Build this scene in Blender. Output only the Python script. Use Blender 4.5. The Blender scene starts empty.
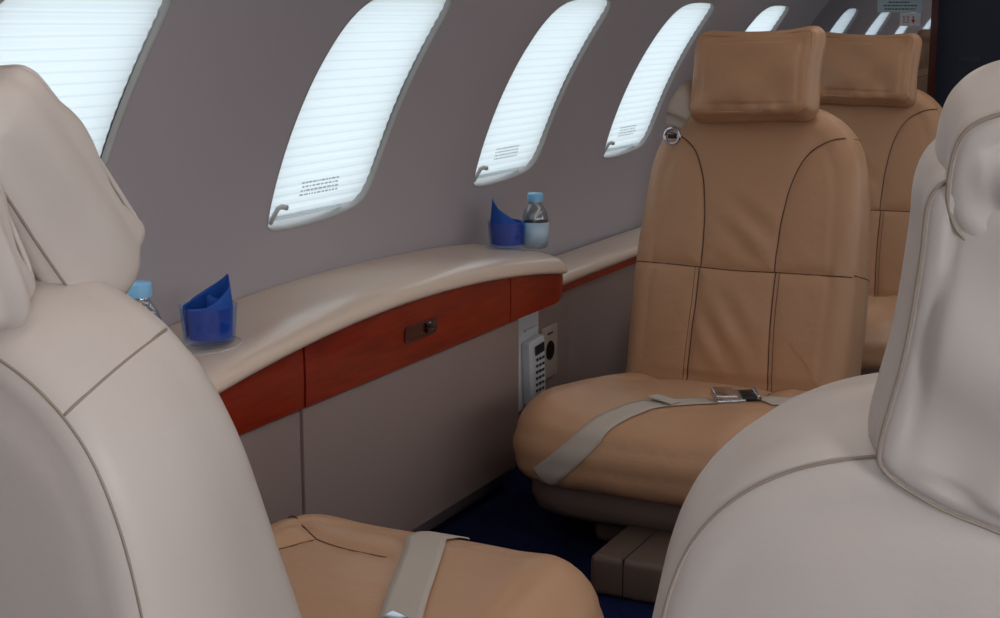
import bpy, bmesh, math, random
from math import sin, cos, tan, pi, radians, sqrt, atan, atan2, hypot, asin, exp
from mathutils import Vector, Matrix, noise
from mathutils.bvhtree import BVHTree
random.seed(7)
SC = bpy.context.scene
COL = SC.collection
# ------------------------------------------------------------------ camera
F_PX = 1450.0
PITCH = atan((309 - 22) / F_PX)
YAW = atan((1231 - 500) / hypot(F_PX, 309 - 22))
CAM = Vector((0, 0, 1.0))
cd = bpy.data.cameras.new('camera'); cam = bpy.data.objects.new('camera', cd); COL.objects.link(cam)
cam.location = CAM
cam.rotation_euler = (pi / 2 - PITCH, 0, YAW)
cd.sensor_width = 36.0; cd.lens = F_PX / 1000.0 * 36.0
cd.clip_start = 0.02; cd.clip_end = 200
cd.dof.use_dof = False
SC.camera = cam
# ------------------------------------------------------------------ world, light, exposure
W = bpy.data.worlds.new('sky'); SC.world = W; W.use_nodes = True
wn = W.node_tree.nodes; wl = W.node_tree.links
bg = wn['Background']
tc = wn.new('ShaderNodeTexCoord'); sx = wn.new('ShaderNodeSeparateXYZ'); wl.new(tc.outputs['Generated'], sx.inputs[0])
rp = wn.new('ShaderNodeValToRGB'); wl.new(sx.outputs['Z'], rp.inputs[0])
rp.color_ramp.elements[0].position = 0.0; rp.color_ramp.elements[0].color = (0.64, 0.75, 0.79, 1)
rp.color_ramp.elements[1].position = 0.6; rp.color_ramp.elements[1].color = (0.78, 0.90, 1.0, 1)
wl.new(rp.outputs[0], bg.inputs[0]); bg.inputs[1].default_value = 2.0

def area(name, loc, direction, sx_, sy_, power, color):
    l = bpy.data.lights.new(name, 'AREA'); l.shape = 'RECTANGLE'; l.size = sx_; l.size_y = sy_
    l.energy = power; l.color = color
    o = bpy.data.objects.new(name, l); COL.objects.link(o); o.location = loc
    o.rotation_euler = Vector(direction).to_track_quat('-Z', 'Y').to_euler()
    return o
# added lamp ahead of the cabin, standing in for flight deck windscreen daylight
area('windscreen_fill_lamp', (0.43, -1.05, 1.10), (-0.45, 1, -0.12), 0.60, 0.40, 3.2, (0.74, 0.87, 1.0))
# added lamps outside the unseen right windows, strongest beside the near seats
for y_, e_ in ((-0.07, 19.0), (0.70, 5.0), (1.480, 1.6), (2.280, 1.3), (3.075, 1.3), (3.845, 1.6), (4.625, 2.2)):
    area('right_window_fill_lamp', (0.80, y_, 0.90), (-1, 0, -0.28), 0.40, 0.46, e_, (0.97, 0.975, 1.0))
# added overhead lamps to brighten ledge and cushions (unseen strips built with the ceiling)
for x_ in (-0.62, -0.16):
    area('ceiling_fill_lamp', (x_, 2.2, 1.44), (0, 0, -1), 0.07, 5.2, 4.3, (1.0, 0.95, 0.90))
SC.view_settings.view_transform = 'Standard'; SC.view_settings.look = 'None'
SC.view_settings.exposure = 0.0; SC.view_settings.gamma = 1.0
SC.view_settings.use_curve_mapping = False
SC.cycles.max_bounces = 10; SC.cycles.diffuse_bounces = 6; SC.cycles.glossy_bounces = 4
SC.cycles.transmission_bounces = 8; SC.cycles.transparent_max_bounces = 8
SC.cycles.use_denoising = True
SC.cycles.sample_clamp_indirect = 6.0

# ------------------------------------------------------------------ materials
def mat(name, color, rough=0.5, metallic=0.0, coat=0.0, spec=0.5, bump=None, var=None, sheen=0.0, trans=0.0, ior=1.45):
    m = bpy.data.materials.new(name); m.use_nodes = True
    n = m.node_tree.nodes; l = m.node_tree.links; b = n['Principled BSDF']
    b.inputs['Base Color'].default_value = (*color, 1); b.inputs['Roughness'].default_value = rough
    b.inputs['Metallic'].default_value = metallic; b.inputs['Coat Weight'].default_value = coat
    b.inputs['Coat Roughness'].default_value = 0.08
    b.inputs['Specular IOR Level'].default_value = spec; b.inputs['Sheen Weight'].default_value = sheen
    b.inputs['Transmission Weight'].default_value = trans; b.inputs['IOR'].default_value = ior
    t = n.new('ShaderNodeTexCoord')
    if var:
        sc_, amt = var
        nz = n.new('ShaderNodeTexNoise'); nz.inputs['Scale'].default_value = sc_; nz.inputs['Detail'].default_value = 6
        l.new(t.outputs['Object'], nz.inputs['Vector'])
        mx = n.new('ShaderNodeMix'); mx.data_type = 'RGBA'
        mx.inputs['A'].default_value = (*[c * (1 - amt) for c in color], 1)
        mx.inputs['B'].default_value = (*[min(1, c * (1 + amt)) for c in color], 1)
        l.new(nz.outputs['Fac'], mx.inputs['Factor']); l.new(mx.outputs['Result'], b.inputs['Base Color'])
    prev = None
    for (sc_, st, dist) in (bump or []):
        nz = n.new('ShaderNodeTexNoise'); nz.inputs['Scale'].default_value = sc_; nz.inputs['Detail'].default_value = 4
        l.new(t.outputs['Object'], nz.inputs['Vector'])
        bp = n.new('ShaderNodeBump'); bp.inputs['Strength'].default_value = st; bp.inputs['Distance'].default_value = dist
        l.new(nz.outputs['Fac'], bp.inputs['Height'])
        if prev: l.new(prev.outputs[0], bp.inputs['Normal'])
        prev = bp
    if prev: l.new(prev.outputs[0], b.inputs['Normal'])
    return m

M = {}
M['tan'] = mat('tan_leather', (0.52, 0.292, 0.165), 0.42, spec=0.45, bump=[(260, 0.25, 0.0006), (11, 0.6, 0.010)], var=(4, 0.06))
M['greige'] = mat('greige_leather', (0.555, 0.482, 0.44), 0.42, spec=0.45, bump=[(260, 0.2, 0.0006), (8, 0.5, 0.008)], var=(4, 0.04))
M['tan_thread'] = mat('brown_seam_thread', (0.10, 0.045, 0.022), 0.7)
M['greige_thread'] = mat('greige_piping', (0.30, 0.235, 0.19), 0.55)
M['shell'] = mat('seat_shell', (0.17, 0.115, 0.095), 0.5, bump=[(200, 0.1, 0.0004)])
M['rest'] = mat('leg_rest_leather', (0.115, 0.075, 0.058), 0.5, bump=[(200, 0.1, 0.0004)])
M['wall'] = mat('wall_panel_fabric', (0.435, 0.40, 0.43), 0.75, spec=0.25, bump=[(400, 0.15, 0.0004)])
M['rim'] = mat('window_rim_plastic', (0.38, 0.365, 0.355), 0.5)
M['panel'] = mat('side_panel_vinyl', (0.28, 0.205, 0.185), 0.5, spec=0.4, bump=[(500, 0.2, 0.0004)])
M['ledge'] = mat('ledge_leather', (0.74, 0.58, 0.47), 0.28, spec=0.5, bump=[(300, 0.12, 0.0004)])
M['web'] = mat('beige_webbing', (0.50, 0.43, 0.37), 0.7, spec=0.25, bump=[(700, 0.4, 0.0006)])
M['chrome'] = mat('buckle_metal', (0.62, 0.64, 0.68), 0.18, metallic=1.0)
M['dark_metal'] = mat('dark_buckle', (0.05, 0.05, 0.055), 0.3, metallic=0.8)
M['white_plastic'] = mat('phone_plastic', (0.60, 0.61, 0.64), 0.38)
M['plate'] = mat('outlet_plate_plastic', (0.42, 0.34, 0.28), 0.45)
M['black'] = mat('black_plastic', (0.006, 0.006, 0.007), 0.45)
M['key'] = mat('phone_key', (0.05, 0.05, 0.055), 0.5)
M['lcd'] = mat('phone_display', (0.035, 0.035, 0.035), 0.15)
M['grey_print'] = mat('grey_print', (0.60, 0.60, 0.60), 0.7)
M['pin'] = mat('latch_grey', (0.55, 0.55, 0.55), 0.35)
M['pin_dark'] = mat('guide_dark', (0.05, 0.05, 0.05), 0.5)
M['cap'] = mat('blue_bottle_cap', (0.26, 0.58, 0.88), 0.4)
M['napkin'] = mat('blue_napkin', (0.008, 0.085, 0.42), 0.6, bump=[(150, 0.2, 0.001)])
M['bottle'] = mat('clear_bottle_plastic', (0.93, 0.97, 1.0), 0.04, trans=1.0, ior=1.2)
M['label'] = mat('bottle_label', (0.50, 0.68, 0.82), 0.4)
M['water'] = mat('water', (0.95, 0.98, 1.0), 0.0, trans=1.0, ior=1.33)
M['cup'] = mat('clear_cup_plastic', (0.80, 0.87, 1.0), 0.05, trans=1.0, ior=1.12)
M['navy'] = mat('navy_door_panel', (0.016, 0.021, 0.040), 0.5, bump=[(60, 0.1, 0.001)])
M['mirror'] = mat('mirror_glass', (0.62, 0.63, 0.66), 0.02, metallic=1.0)
M['maroon'] = mat('maroon_lacquer', (0.055, 0.009, 0.008), 0.2, coat=0.6)
M['sign'] = mat('placard_blue', (0.42, 0.55, 0.62), 0.5)
M['sign_white'] = mat('placard_white', (0.60, 0.62, 0.66), 0.5)
M['sign_text'] = mat('placard_print', (0.08, 0.10, 0.14), 0.6)
M['sign_red'] = mat('placard_red', (0.45, 0.03, 0.05), 0.6)
M['ceiling'] = mat('headliner', (0.72, 0.69, 0.66), 0.8, spec=0.2)

def carpet_mat():
    m = mat('navy_carpet', (0.007, 0.012, 0.05), 0.95, spec=0.1, bump=[(350, 0.9, 0.004)], var=(60, 0.6)); return m
M['carpet'] = carpet_mat()
def wood_mat():
    m = bpy.data.materials.new('cherry_veneer'); m.use_nodes = True
    n = m.node_tree.nodes; l = m.node_tree.links; b = n['Principled BSDF']
    t = n.new('ShaderNodeTexCoord'); mp = n.new('ShaderNodeMapping'); mp.inputs['Scale'].default_value = (4, 1.2, 9)
    l.new(t.outputs['Object'], mp.inputs[0])
    nz = n.new('ShaderNodeTexNoise'); nz.inputs['Scale'].default_value = 6; nz.inputs['Detail'].default_value = 8; nz.inputs['Distortion'].default_value = 1.2
    l.new(mp.outputs[0], nz.inputs['Vector'])
    r = n.new('ShaderNodeValToRGB'); l.new(nz.outputs['Fac'], r.inputs[0])
    r.color_ramp.elements[0].position = 0.3; r.color_ramp.elements[0].color = (0.19, 0.0125, 0.003, 1)
    r.color_ramp.elements[1].position = 0.75; r.color_ramp.elements[1].color = (0.33, 0.024, 0.005, 1)
    l.new(r.outputs[0], b.inputs['Base Color'])
    b.inputs['Roughness'].default_value = 0.35; b.inputs['Specular IOR Level'].default_value = 0.3; b.inputs['Coat Weight'].default_value = 0.3; b.inputs['Coat Roughness'].default_value = 0.06
    return m
M['wood'] = wood_mat()
def shade_mat():
    m = bpy.data.materials.new('pleated_shade_cloth'); m.use_nodes = True
    n = m.node_tree.nodes; l = m.node_tree.links
    for x in list(n): n.remove(x)
    o = n.new('ShaderNodeOutputMaterial'); t = n.new('ShaderNodeBsdfTranslucent'); d = n.new('ShaderNodeBsdfDiffuse')
    t.inputs[0].default_value = (0.86, 0.88, 0.88, 1); d.inputs[0].default_value = (0.8, 0.8, 0.79, 1)
    a = n.new('ShaderNodeMixShader'); a.inputs[0].default_value = 0.32
    l.new(t.outputs[0], a.inputs[1]); l.new(d.outputs[0], a.inputs[2]); l.new(a.outputs[0], o.inputs[0])
    return m
M['shade'] = shade_mat(); M['shade'].name = 'pleated_shade_cloth'
M['notice'] = shade_mat(); M['notice'].name = 'notice_ink'
for n_ in M['notice'].node_tree.nodes:
    if n_.type == 'BSDF_TRANSLUCENT': n_.inputs[0].default_value = (0.45, 0.45, 0.45, 1)
    if n_.type == 'BSDF_DIFFUSE': n_.inputs[0].default_value = (0.4, 0.4, 0.4, 1)
M['crease'] = shade_mat(); M['crease'].name = 'shade_fold_darker_cloth'  # pleat fold rows use a darker, less translucent cloth colour
for n_ in M['crease'].node_tree.nodes:
    if n_.type == 'BSDF_TRANSLUCENT': n_.inputs[0].default_value = (0.76, 0.79, 0.80, 1)
def glass_mat(name='window_glass', tint=(1, 1, 1), refl=0.06):
    m = bpy.data.materials.new(name); m.use_nodes = True
    n = m.node_tree.nodes; l = m.node_tree.links
    for x in list(n): n.remove(x)
    o = n.new('ShaderNodeOutputMaterial'); t = n.new('ShaderNodeBsdfTransparent'); d = n.new('ShaderNodeBsdfGlossy')
    d.inputs['Roughness'].default_value = 0.0
    a = n.new('ShaderNodeMixShader'); a.inputs[0].default_value = refl; t.inputs[0].default_value = (*tint, 1)
    l.new(t.outputs[0], a.inputs[1]); l.new(d.outputs[0], a.inputs[2]); l.new(a.outputs[0], o.inputs[0])
    return m
M['glass'] = glass_mat()
M['bottle'] = glass_mat('clear_bottle_plastic', (0.90, 0.94, 0.97), 0.13)
M['cup'] = glass_mat('clear_cup_plastic', (0.80, 0.89, 1.0), 0.07)

# ------------------------------------------------------------------ helpers
def tag(o, label=None, cat=None, group=None, kind=None):
    if label: o['label'] = label
    if cat: o['category'] = cat
    if group: o['group'] = group
    if kind: o['kind'] = kind
    return o
def empty(name, loc, rz=0.0):
    o = bpy.data.objects.new(name, None); COL.objects.link(o)
    o.location = loc; o.rotation_euler = (0, 0, rz); o.empty_display_size = 0.05
    return o
def mesh(name, verts, faces, mats, parent=None, smooth=True, midx=None, fix=True):
    me = bpy.data.meshes.new(name); me.from_pydata([tuple(v) for v in verts], [], faces)
    if not isinstance(mats, (list, tuple)): mats = [mats]
    for m in mats: me.materials.append(m)
    if midx:
        me.polygons.foreach_set('material_index', midx)
    if fix:
        bm = bmesh.new(); bm.from_mesh(me); bmesh.ops.recalc_face_normals(bm, faces=bm.faces); bm.to_mesh(me); bm.free()
    if smooth: me.polygons.foreach_set('use_smooth', [True] * len(me.polygons))
    me.update()
    o = bpy.data.objects.new(name, me); COL.objects.link(o)
    if parent: o.parent = parent
    return o
def bm_obj(name, bm, mats, parent=None, smooth=False, autosmooth=None):
    me = bpy.data.meshes.new(name); bmesh.ops.recalc_face_normals(bm, faces=bm.faces); bm.to_mesh(me); bm.free()
    if not isinstance(mats, (list, tuple)): mats = [mats]
    for m in mats: me.materials.append(m)
    if smooth: me.polygons.foreach_set('use_smooth', [True] * len(me.polygons))
    if autosmooth:
        try: me.set_sharp_from_angle(angle=radians(autosmooth))
        except Exception: pass
    o = bpy.data.objects.new(name, me); COL.objects.link(o)
    if parent: o.parent = parent
    return o
def box_bm(c, s, bevel=0.0, seg=2, rot=None, bm=None):
    bm = bm or bmesh.new()
    r = bmesh.ops.create_cube(bm, size=1.0)
    mt = Matrix.Translation(Vector(c)) @ (rot.to_4x4() if rot else Matrix.Identity(4)) @ Matrix.Diagonal((*s, 1))
    bmesh.ops.transform(bm, matrix=mt, verts=r['verts'])
    if bevel:
        es = list({e for v in r['verts'] for e in v.link_edges})
        bmesh.ops.bevel(bm, geom=es, offset=bevel, segments=seg, affect='EDGES', profile=0.5)
    return bm
def tube(name, pts, r, m, parent=None, n=8, closed=False):
    """a round cord following pts; r may be a list"""
    pts = [Vector(p) for p in pts]; N = len(pts); V = []; Fc = []
    up = None
    for i, p in enumerate(pts):
        if closed: t = pts[(i + 1) % N] - pts[i - 1]
        else: t = pts[min(i + 1, N - 1)] - pts[max(i - 1, 0)]
        t.normalize()
        if up is None:
            up = Vector((0, 0, 1)) if abs(t.z) < 0.9 else Vector((1, 0, 0))
        b = t.cross(up).normalized(); up = b.cross(t).normalized()
        rr = r[i] if isinstance(r, (list, tuple)) else r
        for k in range(n):
            a = 2 * pi * k / n; V.append(p + (b * cos(a) + up * sin(a)) * rr)
    for i in range(N if closed else N - 1):
        j = (i + 1) % N
        for k in range(n):
            Fc.append((i * n + k, i * n + (k + 1) % n, j * n + (k + 1) % n, j * n + k))
    if not closed:
        Fc.append(tuple(range(n))[::-1]); Fc.append(tuple((N - 1) * n + k for k in range(n)))
    return mesh(name, V, Fc, m, parent)
def lathe(name, prof, m, parent=None, n=40, loc=(0, 0, 0), cap_top=False, cap_bot=False):
    V = []; Fc = []
    for (r, z) in prof:
        for k in range(n):
            a = 2 * pi * k / n; V.append((loc[0] + r * cos(a), loc[1] + r * sin(a), loc[2] + z))
    for i in range(len(prof) - 1):
        for k in range(n):
            Fc.append((i * n + k, i * n + (k + 1) % n, (i + 1) * n + (k + 1) % n, (i + 1) * n + k))
    if cap_bot: Fc.append(tuple(range(n))[::-1])
    if cap_top: Fc.append(tuple((len(prof) - 1) * n + k for k in range(n)))
    return mesh(name, V, Fc, m, parent)
def catmull(pts, n, closed=True):
    """resample control points into n points along a Catmull-Rom spline, evenly by arc length"""
    P = [Vector(p) for p in pts]; N = len(P); out = []
    segs = N if closed else N - 1
    for i in range(segs):
        p0 = P[(i - 1) % N] if closed or i > 0 else P[0] * 2 - P[1]
        p1 = P[i]; p2 = P[(i + 1) % N]
        p3 = P[(i + 2) % N] if closed or i + 2 < N else p2 * 2 - p1
        for k in range(24):
            t = k / 24
            out.append(0.5 * ((2 * p1) + (-p0 + p2) * t + (2 * p0 - 5 * p1 + 4 * p2 - p3) * t * t + (-p0 + 3 * p1 - 3 * p2 + p3) * t ** 3))
    if closed: out.append(out[0].copy())
    else: out.append(P[-1].copy())
    L = [0]
    for a, b in zip(out, out[1:]): L.append(L[-1] + (b - a).length)
    res = []; tot = L[-1]; j = 0
    for k in range(n):
        d = tot * k / (n if closed else n - 1)
        while j < len(L) - 2 and L[j + 1] < d: j += 1
        u = (d - L[j]) / max(1e-9, L[j + 1] - L[j])
        res.append(out[j].lerp(out[j + 1], min(1, u)))
    return res
def rrect(w, h, r, n=8, cx=0, cy=0):
    out = []
    for (sx_, sy_, a0) in ((1, 1, 0), (-1, 1, 90), (-1, -1, 180), (1, -1, 270)):
        for k in range(n + 1):
            a = radians(a0 + 90 * k / n)
            out.append((cx + sx_ * (w / 2 - r) + r * cos(a), cy + sy_ * (h / 2 - r) + r * sin(a)))
    return out

class Field:
    """distance to seam polylines in the (a, b) plane"""
    def __init__(self, lines): self.segs = [(Vector(p), Vector(q)) for L in lines for p, q in zip(L, L[1:])]
    def d(self, a, b):
        best = 9.0
        for p, q in self.segs:
            dx = q.x - p.x; dy = q.y - p.y; ll = dx * dx + dy * dy + 1e-12
            t = ((a - p.x) * dx + (b - p.y) * dy) / ll
            t = 0 if t < 0 else 1 if t > 1 else t
            ex = p.x + t * dx - a; ey = p.y + t * dy - b
            dd = ex * ex + ey * ey
            if dd < best: best = dd
        return sqrt(best)

def soft_body(name, outline, thick, rf, rr, bulge_f, bulge_r, mats, xf, parent, seams_f=None, groove=0.005, lam=0.014,
              nA=260, nR=54, gus=0.006, extra_f=None, extra_r=None, warp=None, noise_amp=0.0018, noise_sc=6.0, rear_mat=0,
              seams_r=None, edge_dip=0.0):
    """a stuffed leather form: front panel, rounded edge, gusset, rounded edge, rear panel.
    local (a, c, b): a across, b along, c from front (0) to rear (thick)"""
    O = catmull(outline, nA); N = len(O)
    cen = sum((p for p in O), Vector((0, 0))) / N
    area2 = sum(O[i].x * O[(i + 1) % N].y - O[(i + 1) % N].x * O[i].y for i in range(N)); sg = 1 if area2 > 0 else -1
    nrm = []
    for i in range(N):
        t = (O[(i + 1) % N] - O[i - 1]).normalized(); nrm.append(Vector((t.y, -t.x)) * sg)
    TH = thick if callable(thick) else (lambda a, b: thick)
    def inset(r_):
        Q = [O[i] - nrm[i] * r_ for i in range(N)]
        for _ in range(10): Q = [(Q[i - 1] + Q[i] * 2 + Q[(i + 1) % N]) / 4 for i in range(N)]
        # undo fold-overs at tight corners
        out_ = []
        for i in range(N):
            out_.append(Q[i])
        return out_
    OF, OR = inset(rf), inset(rr)
    ax = max(abs(p.x - cen.x) for p in OF); bx_ = max(abs(p.y - cen.y) for p in OF)
    def swell(p, rho):
        u = min(1, abs(p.x - cen.x) / ax); v = min(1, abs(p.y - cen.y) / bx_); q = min(1.0, (1 - rho) / 0.10)
        return ((1 - u * u) * (1 - v * v)) ** 0.75 * q * q * (3 - 2 * q)
    ff = Field(seams_f) if seams_f else None
    fr = Field(seams_r) if seams_r else None
    rings = []   # (function i -> (a, c, b), material)
    V = []; mi = []
    def add_ring(fn, mid):
        for i in range(N): V.append(fn(i))
        rings.append(mid)
    # front panel
    V.append(None)
    def fpt(p, rho):
        c = -bulge_f * swell(p, rho)
        if ff:
            d = ff.d(p.x, p.y); c += groove * exp(-d / lam) * min(1, (1.0 - rho) * 12 + 0.35)
        if extra_f: c += extra_f(p.x, p.y)
        return (p.x, c, p.y)
    V[0] = fpt(cen, 0)
    for k in range(1, nR + 1):
        rho = k / nR; rho = 1 - (1 - rho) ** 1.15
        add_ring(lambda i: fpt(cen.lerp(OF[i], rho), rho), 0)
    for k in range(1, 8):
        ph = pi / 2 * k / 7
        def f(i):
            p = OF[i].lerp(O[i], sin(ph)); c = rf * (1 - cos(ph))
            if ff:
                c += groove * exp(-ff.d(p.x, p.y) / lam) * 0.35 * cos(ph)
            if extra_f: c += extra_f(p.x, p.y) * cos(ph)
            return (p.x, c, p.y)
        add_ring(f, 0)
    for k in range(1, 10):
        t = k / 10
        def f(i):
            T = TH(O[i].x, O[i].y); q = O[i] + nrm[i] * (gus * sin(pi * t) - edge_dip * exp(-((t) / 0.12) ** 2) - edge_dip * exp(-((1 - t) / 0.12) ** 2))
            return (q.x, rf + (T - rf - rr) * t, q.y)
        add_ring(f, 1)
    for k in range(0, 8):
        ph = pi / 2 * (1 - k / 7)
        def f(i):
            T = TH(O[i].x, O[i].y); p = OR[i].lerp(O[i], sin(ph))
            return (p.x, T - rr * (1 - cos(ph)), p.y)
        add_ring(f, 1)
    nq = 26
    def rpt(p, rho):
        c = TH(p.x, p.y) + bulge_r * swell(p, rho)
        if fr: c -= groove * exp(-fr.d(p.x, p.y) / lam)
        if extra_r: c += extra_r(p.x, p.y)
        return (p.x, c, p.y)
    for k in range(1, nq):
        rho = 1 - k / nq
        add_ring(lambda i: rpt(cen.lerp(OR[i], rho), rho), 2)
    V.append(rpt(cen, 0))
    out = []
    for (a, c, b) in V:
        if noise_amp:
            nv = noise.noise_vector(Vector((a, c, b)) * noise_sc)
            a += nv.x * noise_amp; c += nv.y * noise_amp * 1.5; b += nv.z * noise_amp
        if warp: a, c, b = warp(a, c, b)
        out.append(xf(a, c, b))
    Fc = []; last = len(V) - 1
    slot = {0: 0, 1: rear_mat, 2: rear_mat}
    for i in range(N): Fc.append((0, 1 + i, 1 + (i + 1) % N)); mi.append(0)
    for r in range(len(rings) - 1):
        for i in range(N):
            j = (i + 1) % N
            Fc.append((1 + r * N + i, 1 + (r + 1) * N + i, 1 + (r + 1) * N + j, 1 + r * N + j)); mi.append(slot[rings[r + 1]])
    r0 = 1 + (len(rings) - 1) * N
    for i in range(N): Fc.append((last, r0 + (i + 1) % N, r0 + i)); mi.append(slot[2])
    o = mesh(name, out, Fc, mats, parent, midx=mi)
    o['_n'] = 0; del o['_n']
    info = dict(OF=OF, OR=OR, O=O, nrm=nrm, TH=TH, fpt=fpt, rf=rf, rr=rr, xf=xf, warp=warp, na=noise_amp, ns=noise_sc)
    def place(a, c, b):
        if noise_amp:
            nv = noise.noise_vector(Vector((a, c, b)) * noise_sc)
            a += nv.x * noise_amp; c += nv.y * noise_amp * 1.5; b += nv.z * noise_amp
        if warp: a, c, b = warp(a, c, b)
        return xf(a, c, b)
    info['place'] = place
    return o, info
def front_seam(info, line, r, m, parent, name='seam', lift=0.0006, n=60, groove=0.005, cen=None):
    """thread lying on the front panel along a polyline in (a, b)"""
    L = catmull(line, n, closed=False); O = info['O']; N = len(O)
    c0 = sum((p for p in O), Vector((0, 0))) / N
    pts = []
    def inside(p):
        r_ = False
        for i in range(N):
            a_, b_ = O[i], O[i - 1]
            if (a_.y > p.y) != (b_.y > p.y) and p.x < (b_.x - a_.x) * (p.y - a_.y) / (b_.y - a_.y) + a_.x: r_ = not r_
        return r_
    L = [p for p in L if inside(p) and min((p - q).length for q in O) > info['rf'] * 0.12]
    for p in L:
        # radial position of p inside the outline
        d = p - c0; ang = atan2(d.y, d.x); best = min(range(N), key=lambda i: abs(((atan2((O[i] - c0).y, (O[i] - c0).x) - ang + pi) % (2 * pi)) - pi))
        q = O[best] - info['nrm'][best] * info['rf']; rho = min(1.0, d.length / max(1e-6, (q - c0).length))
        a, c, b = info['fpt'](p, rho)
        ov = d.length - (q - c0).length
        if ov > 0: c += info['rf'] * (1 - sqrt(max(0, 1 - min(1, ov / info['rf']) ** 2)))
        pts.append(info['place'](a, c - lift, b))
    return tube(name, pts, r, m, parent, n=6)
def edge_piping(info, side, r, m, parent, name='piping', i0=0, i1=None, out=0.0):
    """cord along the meeting line of a panel and the gusset"""
    O = info['O']; N = len(O); i1 = N if i1 is None else i1; pts = []
    for i in range(i0, i1):
        k = i % N; p = O[k]; n_ = info['nrm'][k]; T = info['TH'](p.x, p.y)
        if side == 'rear': rr = info['rr']; q = info['OR'][k].lerp(p, 0.707) + n_ * out; c = T - rr * 0.29 + out
        else: rf = info['rf']; q = info['OF'][k].lerp(p, 0.707) + n_ * out; c = rf * 0.29 - out
        pts.append(info['place'](q.x, c, q.y))
    return tube(name, pts, r, m, parent, n=8, closed=(i1 - i0 >= N))

def ribbon(name, path, width, thick, m, parent, bvh=None, xf=None, lift=0.0015, wdir=None, n=60, widths=None):
    """webbing strap following path; when bvh is given every point is laid on that surface"""
    L = catmull(path, n, closed=False); V = []; K = 7
    prev_side = None
    for i, p in enumerate(L):
        t = (L[min(i + 1, n - 1)] - L[max(i - 1, 0)]).normalized()
        if bvh:
            loc, nn, _, _ = bvh.find_nearest(p)
        else: loc, nn = p, Vector((0, 0, 1))
        if wdir is not None:
            s = Vector(wdir(i / (n - 1)) if callable(wdir) else wdir); s = (s - t * s.dot(t)).normalized(); nn2 = s.cross(t).normalized()
            if nn2.dot(nn) < 0: nn2 = -nn2
        else:
            s = t.cross(nn).normalized(); nn2 = nn
        if prev_side is not None and s.dot(prev_side) < 0: s = -s
        prev_side = s
        w = widths(i / (n - 1)) if widths else width
        for k in range(K):
            q = p + s * w * (k / (K - 1) - 0.5)
            if bvh:
                l2, n3, _, _ = bvh.find_nearest(q)
                q = l2 + n3 * lift; nd = n3
            else: nd = nn2
            V.append((q, nd))
    verts = [q for q, _ in V] + [q + nd * thick for q, nd in V]; Fc = []; B = len(V)
    for i in range(n - 1):
        for k in range(K - 1):
            a = i * K + k
            Fc.append((a, a + 1, a + K + 1, a + K)); Fc.append((B + a, B + a + K, B + a + K + 1, B + a + 1))
        Fc.append((i * K, (i + 1) * K, B + (i + 1) * K, B + i * K)); a = i * K + K - 1
        Fc.append((a, B + a, B + a + K, a + K))
    for k in range(K - 1):
        Fc.append((k, B + k, B + k + 1, k + 1)); a = (n - 1) * K + k
        Fc.append((a, a + 1, B + a + 1, B + a))
    return mesh(name, verts, Fc, m, parent)

def pix_ray(px, py):
    c, s = cos(YAW), sin(YAW); g = Vector((-s, c, 0)); R_ = Vector((c, s, 0)); Z = Vector((0, 0, 1))
    F_ = g * cos(PITCH) - Z * sin(PITCH); U = g * sin(PITCH) + Z * cos(PITCH)
    return (F_ + R_ * (px - 500) / F_PX + U * (309 - py) / F_PX)

# ------------------------------------------------------------------ cabin shell
XC, ZC, RC = -0.392, 0.342, 1.15
Y0, Y1 = -0.75, 5.22            # cabin ends
def wallp(alpha, y, off=0.0, side=-1):
    r = RC + off
    return (XC + side * r * cos(alpha), y, ZC + r * sin(alpha))
WINC = [0.69, 1.464, 2.280, 3.075, 3.845, 4.625]
A_C = radians(26.3); W_HW, W_HH = 0.176, 0.218
A0, A1 = radians(-4.0), radians(47.0)
def win_outline(n=96):
    # upright opening with rounded corners; coordinates (y, arc length), fore side is -y
    pts = [(-0.160, -0.231), (-0.085, -0.235), (0.02, -0.231), (0.115, -0.218), (0.155, -0.188), (0.170, -0.12), (0.174, 0.0), (0.176, 0.10),
           (0.174, 0.185), (0.162, 0.218), (0.125, 0.233), (0.03, 0.237), (-0.06, 0.233), (-0.125, 0.215), (-0.158, 0.170), (-0.173, 0.09), (-0.178, 0.0), (-0.179, -0.10), (-0.178, -0.18), (-0.174, -0.218)]
    return catmull(pts, n)
WO = win_outline()
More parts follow.
